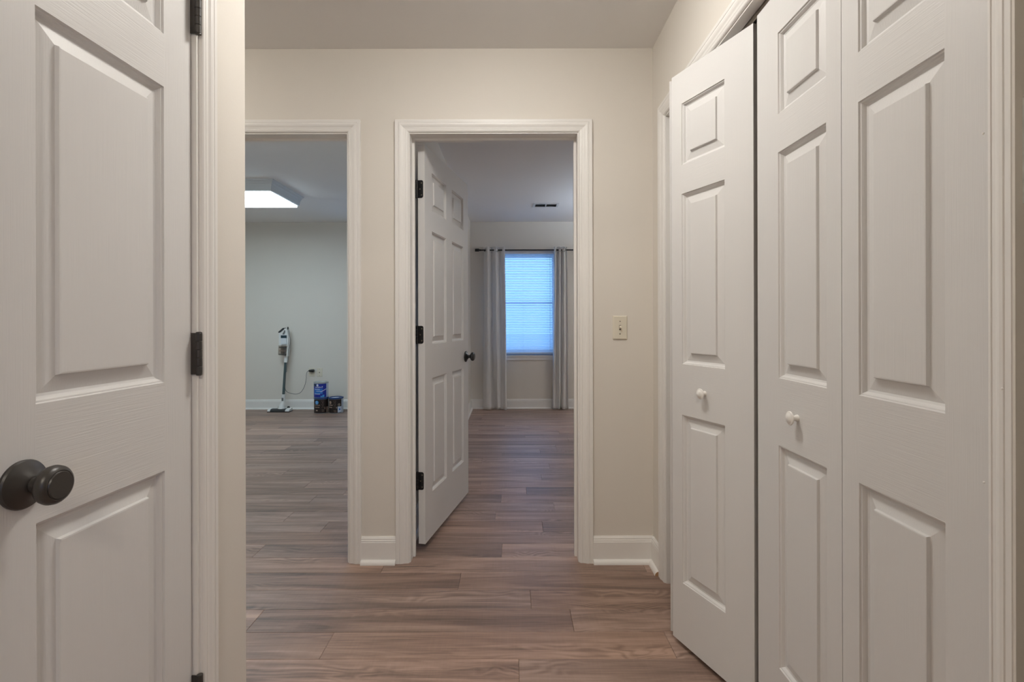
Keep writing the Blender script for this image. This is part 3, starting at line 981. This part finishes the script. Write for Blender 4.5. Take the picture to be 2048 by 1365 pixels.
fx1, fy0, fy1, fx0 = -2.165, 4.66, 5.36, -3.42
fl = tag(empty('office_ceiling_light', ((fx0 + fx1) / 2, (fy0 + fy1) / 2, CEIL)), 'rectangular fluorescent ceiling light with a white stepped frame', 'lamp')
hx, hy = (fx1 - fx0) / 2, (fy1 - fy0) / 2
steps = [(0, 0), (.002, -.012), (.012, -.018), (.016, -.034), (.024, -.042), (.030, -.070), (.034, -.098), (.044, -.104), (.052, -.100)]
mb = MB()
for (o0, z0_), (o1, z1_) in zip(steps, steps[1:]):
    A = [(-hx + o0, -hy + o0), (hx - o0, -hy + o0), (hx - o0, hy - o0), (-hx + o0, hy - o0)]
    B = [(-hx + o1, -hy + o1), (hx - o1, -hy + o1), (hx - o1, hy - o1), (-hx + o1, hy - o1)]
    for i in range(4):
        j = (i + 1) % 4
        mb.quad([(*A[i], z0_), (*A[j], z0_), (*B[j], z1_), (*B[i], z1_)])
mb.build('stepped_frame', M_FRAMEW, fl)
mb = MB(); o1 = .050; mb.box(-hx + o1, hx - o1, -hy + o1, hy - o1, -.118, -.096); mb.build('diffuser', M_TUBEGLOW, fl)

# ------------------------------------------------------------------ stick vacuum leaning on the office wall
VY = 6.56
vx, _ = px(557.5, 0, 6.50)
vc = tag(empty('stick_vacuum', (vx, 6.53, 0)), 'white and slate cordless stick vacuum leaning on the office wall', 'vacuum')
def L(x, y, Y):
    a, z = px(x, y, Y)
    return (a - vx, Y - 6.53, z)
mb = MB()
hwid = .137
prof = [(-.055, .004), (-.055, .022), (-.035, .034), (.040, .042), (.055, .026), (.055, .004)]
mb.prism(prof, lambda y, z, t: (t, y, z), -hwid, hwid); mb.build('floor_head', M_WHITEP, vc)
mb = MB()
mb.prism([(-.0575, .002), (-.0575, .0235), (-.034, .0370), (.010, .0405), (.010, .002)], lambda y, z, t: (t, y, z), -hwid + .035, hwid - .050)
mb.build('brush_window', M_VACDARK, vc)
mb = MB(); mb.box(-hwid - .002, hwid + .002, -.058, .055, 0, .010); mb.build('bumper', M_BLACK, vc)
for s in (-.055, .062):
    mb = MB(); mb.lathe([(.022, 0), (.026, .004), (.026, .018), (.022, .022)], (s - .011 + .02, .06, .034), (1, 0, 0), 20)
    mb.build('wheel', M_BLACK, vc, smooth=40)
mb = MB()
a, b = L(562, 816, 6.53), L(566.8, 788, 6.56)
mb.tube([(a[0], a[1] + .02, .035), (a[0] + .004, a[1] + .02, .09), (b[0] - .004, b[1], b[2] - .10), b], [.050, .028, .024, .022], 18)
mb.build('neck', M_WHITEP, vc, smooth=40)
mb = MB(); c = L(563.5, 799, 6.52); mb.box(c[0] - .010, c[0] + .010, c[1] + .012, c[1] + .024, c[2] - .018, c[2] + .022); mb.build('release_pedal', M_CORD, vc)
t0, t1_ = L(566.6, 789, 6.56), L(571.0, 723, 6.625)
mb = MB(); mb.tube([t0, t1_], .0165, 18); mb.build('tube', M_VACTUBE, vc, smooth=40)
w0, w1 = L(571.0, 724.5, 6.624), L(572.4, 703, 6.640)
mb = MB(); mb.tube([w0, w1], [.024, .022], 18); mb.build('wand_socket', M_WHITEP, vc, smooth=40)
# dust cup lies across the front of the body
cz0, cz1 = L(566, 709.5, 6.62), L(567, 690, 6.62)
mb = MB(); mb.lathe([(.050, 0), (.056, .004), (.056, cz1[2] - cz0[2]), (.048, cz1[2] - cz0[2])], (cz0[0], cz0[1] - .01, cz0[2]), (0.06, 0, 1), 28)
cup = mb.build('dust_cup', M_CUP, vc, smooth=40)
for k, (h0, h1, rr_) in enumerate(((.004, .014, .050), (.052, .060, .050), (.092, .104, .049))):
    mb = MB(); mb.lathe([(rr_ * .6, h0), (rr_, h0), (rr_, h1), (rr_ * .6, h1)], (cz0[0], cz0[1] - .01, cz0[2]), (0.06, 0, 1), 24)
    mb.build('filter_ring', M_VACDARK if k != 1 else M_PRINTT, cup, smooth=40)
mb = MB(); mb.lathe([(.020, 0), (.030, .05), (.030, .115)], (cz0[0], cz0[1] - .01, cz0[2]), (0.06, 0, 1), 20); mb.build('cyclone_filter', M_SCREW, cup, smooth=40)
def slab(name, poly, Ya, Yb, mat):
    mb = MB()
    mb.prism([px(x, y, 6.62) for x, y in poly], lambda p, q, t: (p - vx, t - 6.53, q), Ya, Yb)
    return mb.build(name, mat, vc)
slab('motor_body', [(560, 691), (560, 664.5), (571, 656.5), (576, 656), (578.5, 676), (578, 691)], 6.585, 6.66, M_WHITEP)
slab('grip', [(559.8, 665.2), (559.2, 663), (568.5, 655.2), (571.2, 655.4), (571, 657.6), (563.5, 664)], 6.578, 6.640, M_VACDARK)
slab('air_vent', [(567, 668), (569.5, 663), (571.5, 659.5), (573, 661), (572.6, 665), (570.5, 668.5)], 6.5825, 6.590, M_CORD)
slab('display', [(564.8, 670), (575.8, 670), (575.8, 675.4), (564.8, 675.4)], 6.572, 6.600, M_VACTEAL)
slab('battery', [(565.4, 675.4), (575.4, 675.4), (576.2, 688), (565.0, 688)], 6.570, 6.600, M_VACPALE)
slab('spine', [(574.8, 691), (578.2, 691), (576.2, 712), (573.4, 712)], 6.60, 6.655, M_WHITEP)
slab('hanger_tip', [(575.8, 653.2), (577.2, 653.2), (577.4, 658.6), (576.0, 658.6)], 6.600, 6.620, M_BLACK)

# charging cord hanging from the vacuum to the outlet
CYY = 6.655
pts = [(577, 660, 6.61), (578.4, 668, 6.60), (580.3, 676, 6.60), (580.6, 684, 6.60), (579.2, 692, 6.60), (577.4, 699, 6.60),
       (576.4, 710, 6.62), (575.6, 722, 6.63), (573.6, 737, 6.60), (573.4, 742, 6.58), (571.6, 745, 6.575), (570.8, 752, 6.575), (570.2, 764, 6.57), (569.8, 774, 6.57),
       (571.0, 780, 6.59), (576, 784.6, 6.62), (586, 787.4, 6.65), (594, 787.6, 6.66), (601, 784.4, 6.665), (607, 776, 6.67), (610.6, 766, 6.67),
       (612.2, 756, 6.675), (612.6, 748, 6.68), (614.4, 743, 6.69), (617, 741.3, 6.69)]
def smooth_pts(P, n=4):
    out = []
    for i in range(len(P) - 1):
        p0, p1, p2, p3 = (Vector(P[max(i - 1, 0)]), Vector(P[i]), Vector(P[i + 1]), Vector(P[min(i + 2, len(P) - 1)]))
        for k in range(n):
            t = k / n
            out.append(0.5 * ((2 * p1) + (-p0 + p2) * t + (2 * p0 - 5 * p1 + 4 * p2 - p3) * t * t + (-p0 + 3 * p1 - 3 * p2 + p3) * t ** 3))
    out.append(Vector(P[-1]))
    return out
P3 = [(px(x, y, Y)[0], Y, px(x, y, Y)[1]) for x, y, Y in pts]
base = Vector((P3[-1][0], P3[-1][1], P3[-1][2]))
cd = tag(empty('charging_cord', base), 'thin grey charging cord looping from the vacuum to the outlet', 'cord')
mb = MB(); mb.tube([p - base for p in smooth_pts(P3)], .0032, 8); mb.build('cable', M_CORD, cd, smooth=60)
mb = MB(); a = Vector((px(616.5, 741.3, 6.68)[0], 6.69, px(0, 741.3, 6.69)[1])) - base
mb.tube([a, a + Vector((.010, 0, 0)), a + Vector((.040, 0, 0)), a + Vector((.066, 0, 0.001)), a + Vector((.070, 0, .001))], [.008, .014, .0195, .020, .017], 14)
mb.build('charger_plug', M_BLACK, cd, smooth=40)

# ------------------------------------------------------------------ paint cans
CR, CHT = 0.086, 0.196
def patch(parent, name, a0, a1, z0, z1, mat, lift=.0010, pts=None):
    """sheet curved round the can; angle 0 faces the hall, positive to the right"""
    mb = MB(); r = CR + lift; n = max(2, int(abs(a1 - a0) / 7))
    def P(a, z, rr=r): return (rr * math.sin(math.radians(a + 20)), -rr * math.cos(math.radians(a + 20)), z)
    for i in range(n):
        a, b = a0 + (a1 - a0) * i / n, a0 + (a1 - a0) * (i + 1) / n
        mb.quad([P(a, z0), P(b, z0), P(b, z1), P(a, z1)])
        mb.quad([P(a, z0, CR - .001), P(a, z1, CR - .001), P(b, z1, CR - .001), P(b, z0, CR - .001)])
    return mb.build(name, mat, parent, smooth=40)
def disc_patch(parent, name, ac, zc, r, mat, lift=.0015):
    mb = MB()
    def P(rad, t):
        a = ac + 20 + math.degrees(rad * math.cos(t) / CR)
        return ((CR + lift) * math.sin(math.radians(a)), -(CR + lift) * math.cos(math.radians(a)), zc + rad * math.sin(t))
    T_ = [2 * math.pi * k / 20 for k in range(21)]
    for t, u in zip(T_, T_[1:]):
        mb.quad([P(0, 0), P(r * .5, t), P(r * .5, u)])
        mb.quad([P(r * .5, t), P(r, t), P(r, u), P(r * .5, u)])
    return mb.build(name, mat, parent)
def can(loc, label, lid_mat, label_mat, arc, lid_z=True):
    e = tag(empty('paint_can', loc), label, 'paint can', 'paint cans on the office floor')
    mb = MB(); mb.lathe([(CR - .004, 0), (CR - .001, .003), (CR, .006), (CR, CHT - .016)], (0, 0, 0), (0, 0, 1), 40)
    mb.build('body', M_CANPALE, e, smooth=40)
    mb = MB(); mb.lathe([(CR, CHT - .018), (CR + .004, CHT - .016), (CR + .004, CHT - .002), (CR + .001, CHT), (CR - .010, CHT), (CR - .013, CHT - .008), (.03, CHT - .006), (.001, CHT - .006)], (0, 0, 0), (0, 0, 1), 40)
    mb.build('lid', lid_mat, e, smooth=35)
    lab = patch(e, 'label_band', arc[0], arc[1], .006, CHT - .020, label_mat)
    return e, lab
def bars(parent, z, h, spans, mat, lift=.0017):
    for a, b in spans: patch(parent, 'print_mark', a, b, z, z + h, mat, lift)
yx = 6.46
c1x = px(642.4, 0, yx)[0]; c2x = px(671.5, 0, yx)[0]
can1, l1 = can((c1x, yx, 0), 'dark brown labelled paint can with a round blue badge, under the blue can', M_LIDBLUE, M_CANBROWN, (-100, 92))
disc_patch(l1, 'badge', -38, .138, .024, M_BADGE)
bars(l1, .146, .004, [(-47, -42), (-38, -33)], M_PRINTW, .002); bars(l1, .130, .006, [(-45, -41), (-36, -32)], M_PRINTW, .002)
bars(l1, .103, .006, [(-62, -10)], M_PRINTT); bars(l1, .074, .012, [(-56, -49), (-45, -38), (-34, -28), (-24, -16)], M_PRINTT)
bars(l1, .032, .014, [(-46, -30)], M_PRINTT)
bars(l1, .045, .003, [(2, 22)], M_PRINTT); bars(l1, .028, .003, [(4, 24)], M_PRINTT)
bars(l1, .052, .030, [(26, 31)], M_PRINTT)
bars(l1, .012, .070, [(42, 66)], M_PRINTT)
for i in range(5): bars(l1, .070 + i * .020, .009, [(4 + 3 * (i % 2), 6 + 3 * (i % 2)), (16 - 2 * (i % 2), 18 - 2 * (i % 2))], M_PRINTT)
can2, l2 = can((c2x, yx + .01, 0), 'dark brown labelled paint can with a white tag, standing alone beside the stack', M_LIDBLUE, M_CANBROWN, (-100, 44))
bars(l2, .012, .074, [(10, 43)], M_PRINTW); bars(l2, .040, .020, [(20, 33)], M_CANMID, .0022)
disc_patch(l2, 'badge', -55, .135, .020, M_PRINTT)
bars(l2, .098, .010, [(-75, -30)], M_PRINTT); bars(l2, .070, .010, [(-72, -34)], M_PRINTT)
disc_patch(l2, 'emblem', 22, .108, .018, M_SCREW)
bars(l2, .062, .020, [(0, 5)], M_PRINTT)
for i in range(5): bars(l2, .070 + i * .020, .009, [(-20 + 3 * (i % 2), -18 + 3 * (i % 2)), (-8 - 2 * (i % 2), -6 - 2 * (i % 2))], M_PRINTT)
bars(l2, .034, .003, [(-22, 0)], M_PRINTT); bars(l2, .020, .003, [(-18, 2)], M_PRINTT)
mb = MB(); mb.lathe([(.001, 0), (.045, 0), (.045, .0008), (.001, .0008)], (-.008, -.015, CHT - .0062), (0, 0, 1), 24); mb.build('lid_sticker', M_PRINTW, can2)
can3, l3 = can((c1x - .003, yx + .002, CHT - .0005), 'cobalt blue labelled paint can on top of the stack', M_LIDGREY, M_CANBLUE, (-84, 44))
bars(l3, .020, .145, [(-84, -76)], M_CANMID)
patch(l3, 'print_field', -62, 12, .050, .118, M_CANMID, .0014)
for i, (a, b, z, h) in enumerate(((-50, -44, .128, .010), (-42, -37, .128, .011), (-35, -31, .128, .013), (-28, -23, .128, .012), (-20, -12, .128, .013), (-9, -6, .128, .010), (-2, 3, .128, .012), (8, 11, .128, .018), (6, 13, .141, .004))):
    patch(l3, 'print_mark', a, b, z, z + h, M_PRINTW, .0019)
bars(l3, .106, .006, [(-56, -10)], M_PRINTW, .0019); bars(l3, .083, .005, [(-40, -6)], M_PRINTW, .0019); bars(l3, .046, .006, [(-58, -8)], M_PRINTW, .0019)
for i in range(6): bars(l3, .074 + i * .006, .007, [(-6 + i * 8, 3 + i * 8)], M_PRINTW, .0020)
disc_patch(l3, 'emblem', -30, .158, .014, M_PRINTW)
bars(l3, .010, .016, [(-5, 24)], M_BADGE); bars(l3, .026, .012, [(10, 26)], M_BADGE)
bars(l3, .146, .026, [(-84, -45)], M_VACTEAL, .0014)
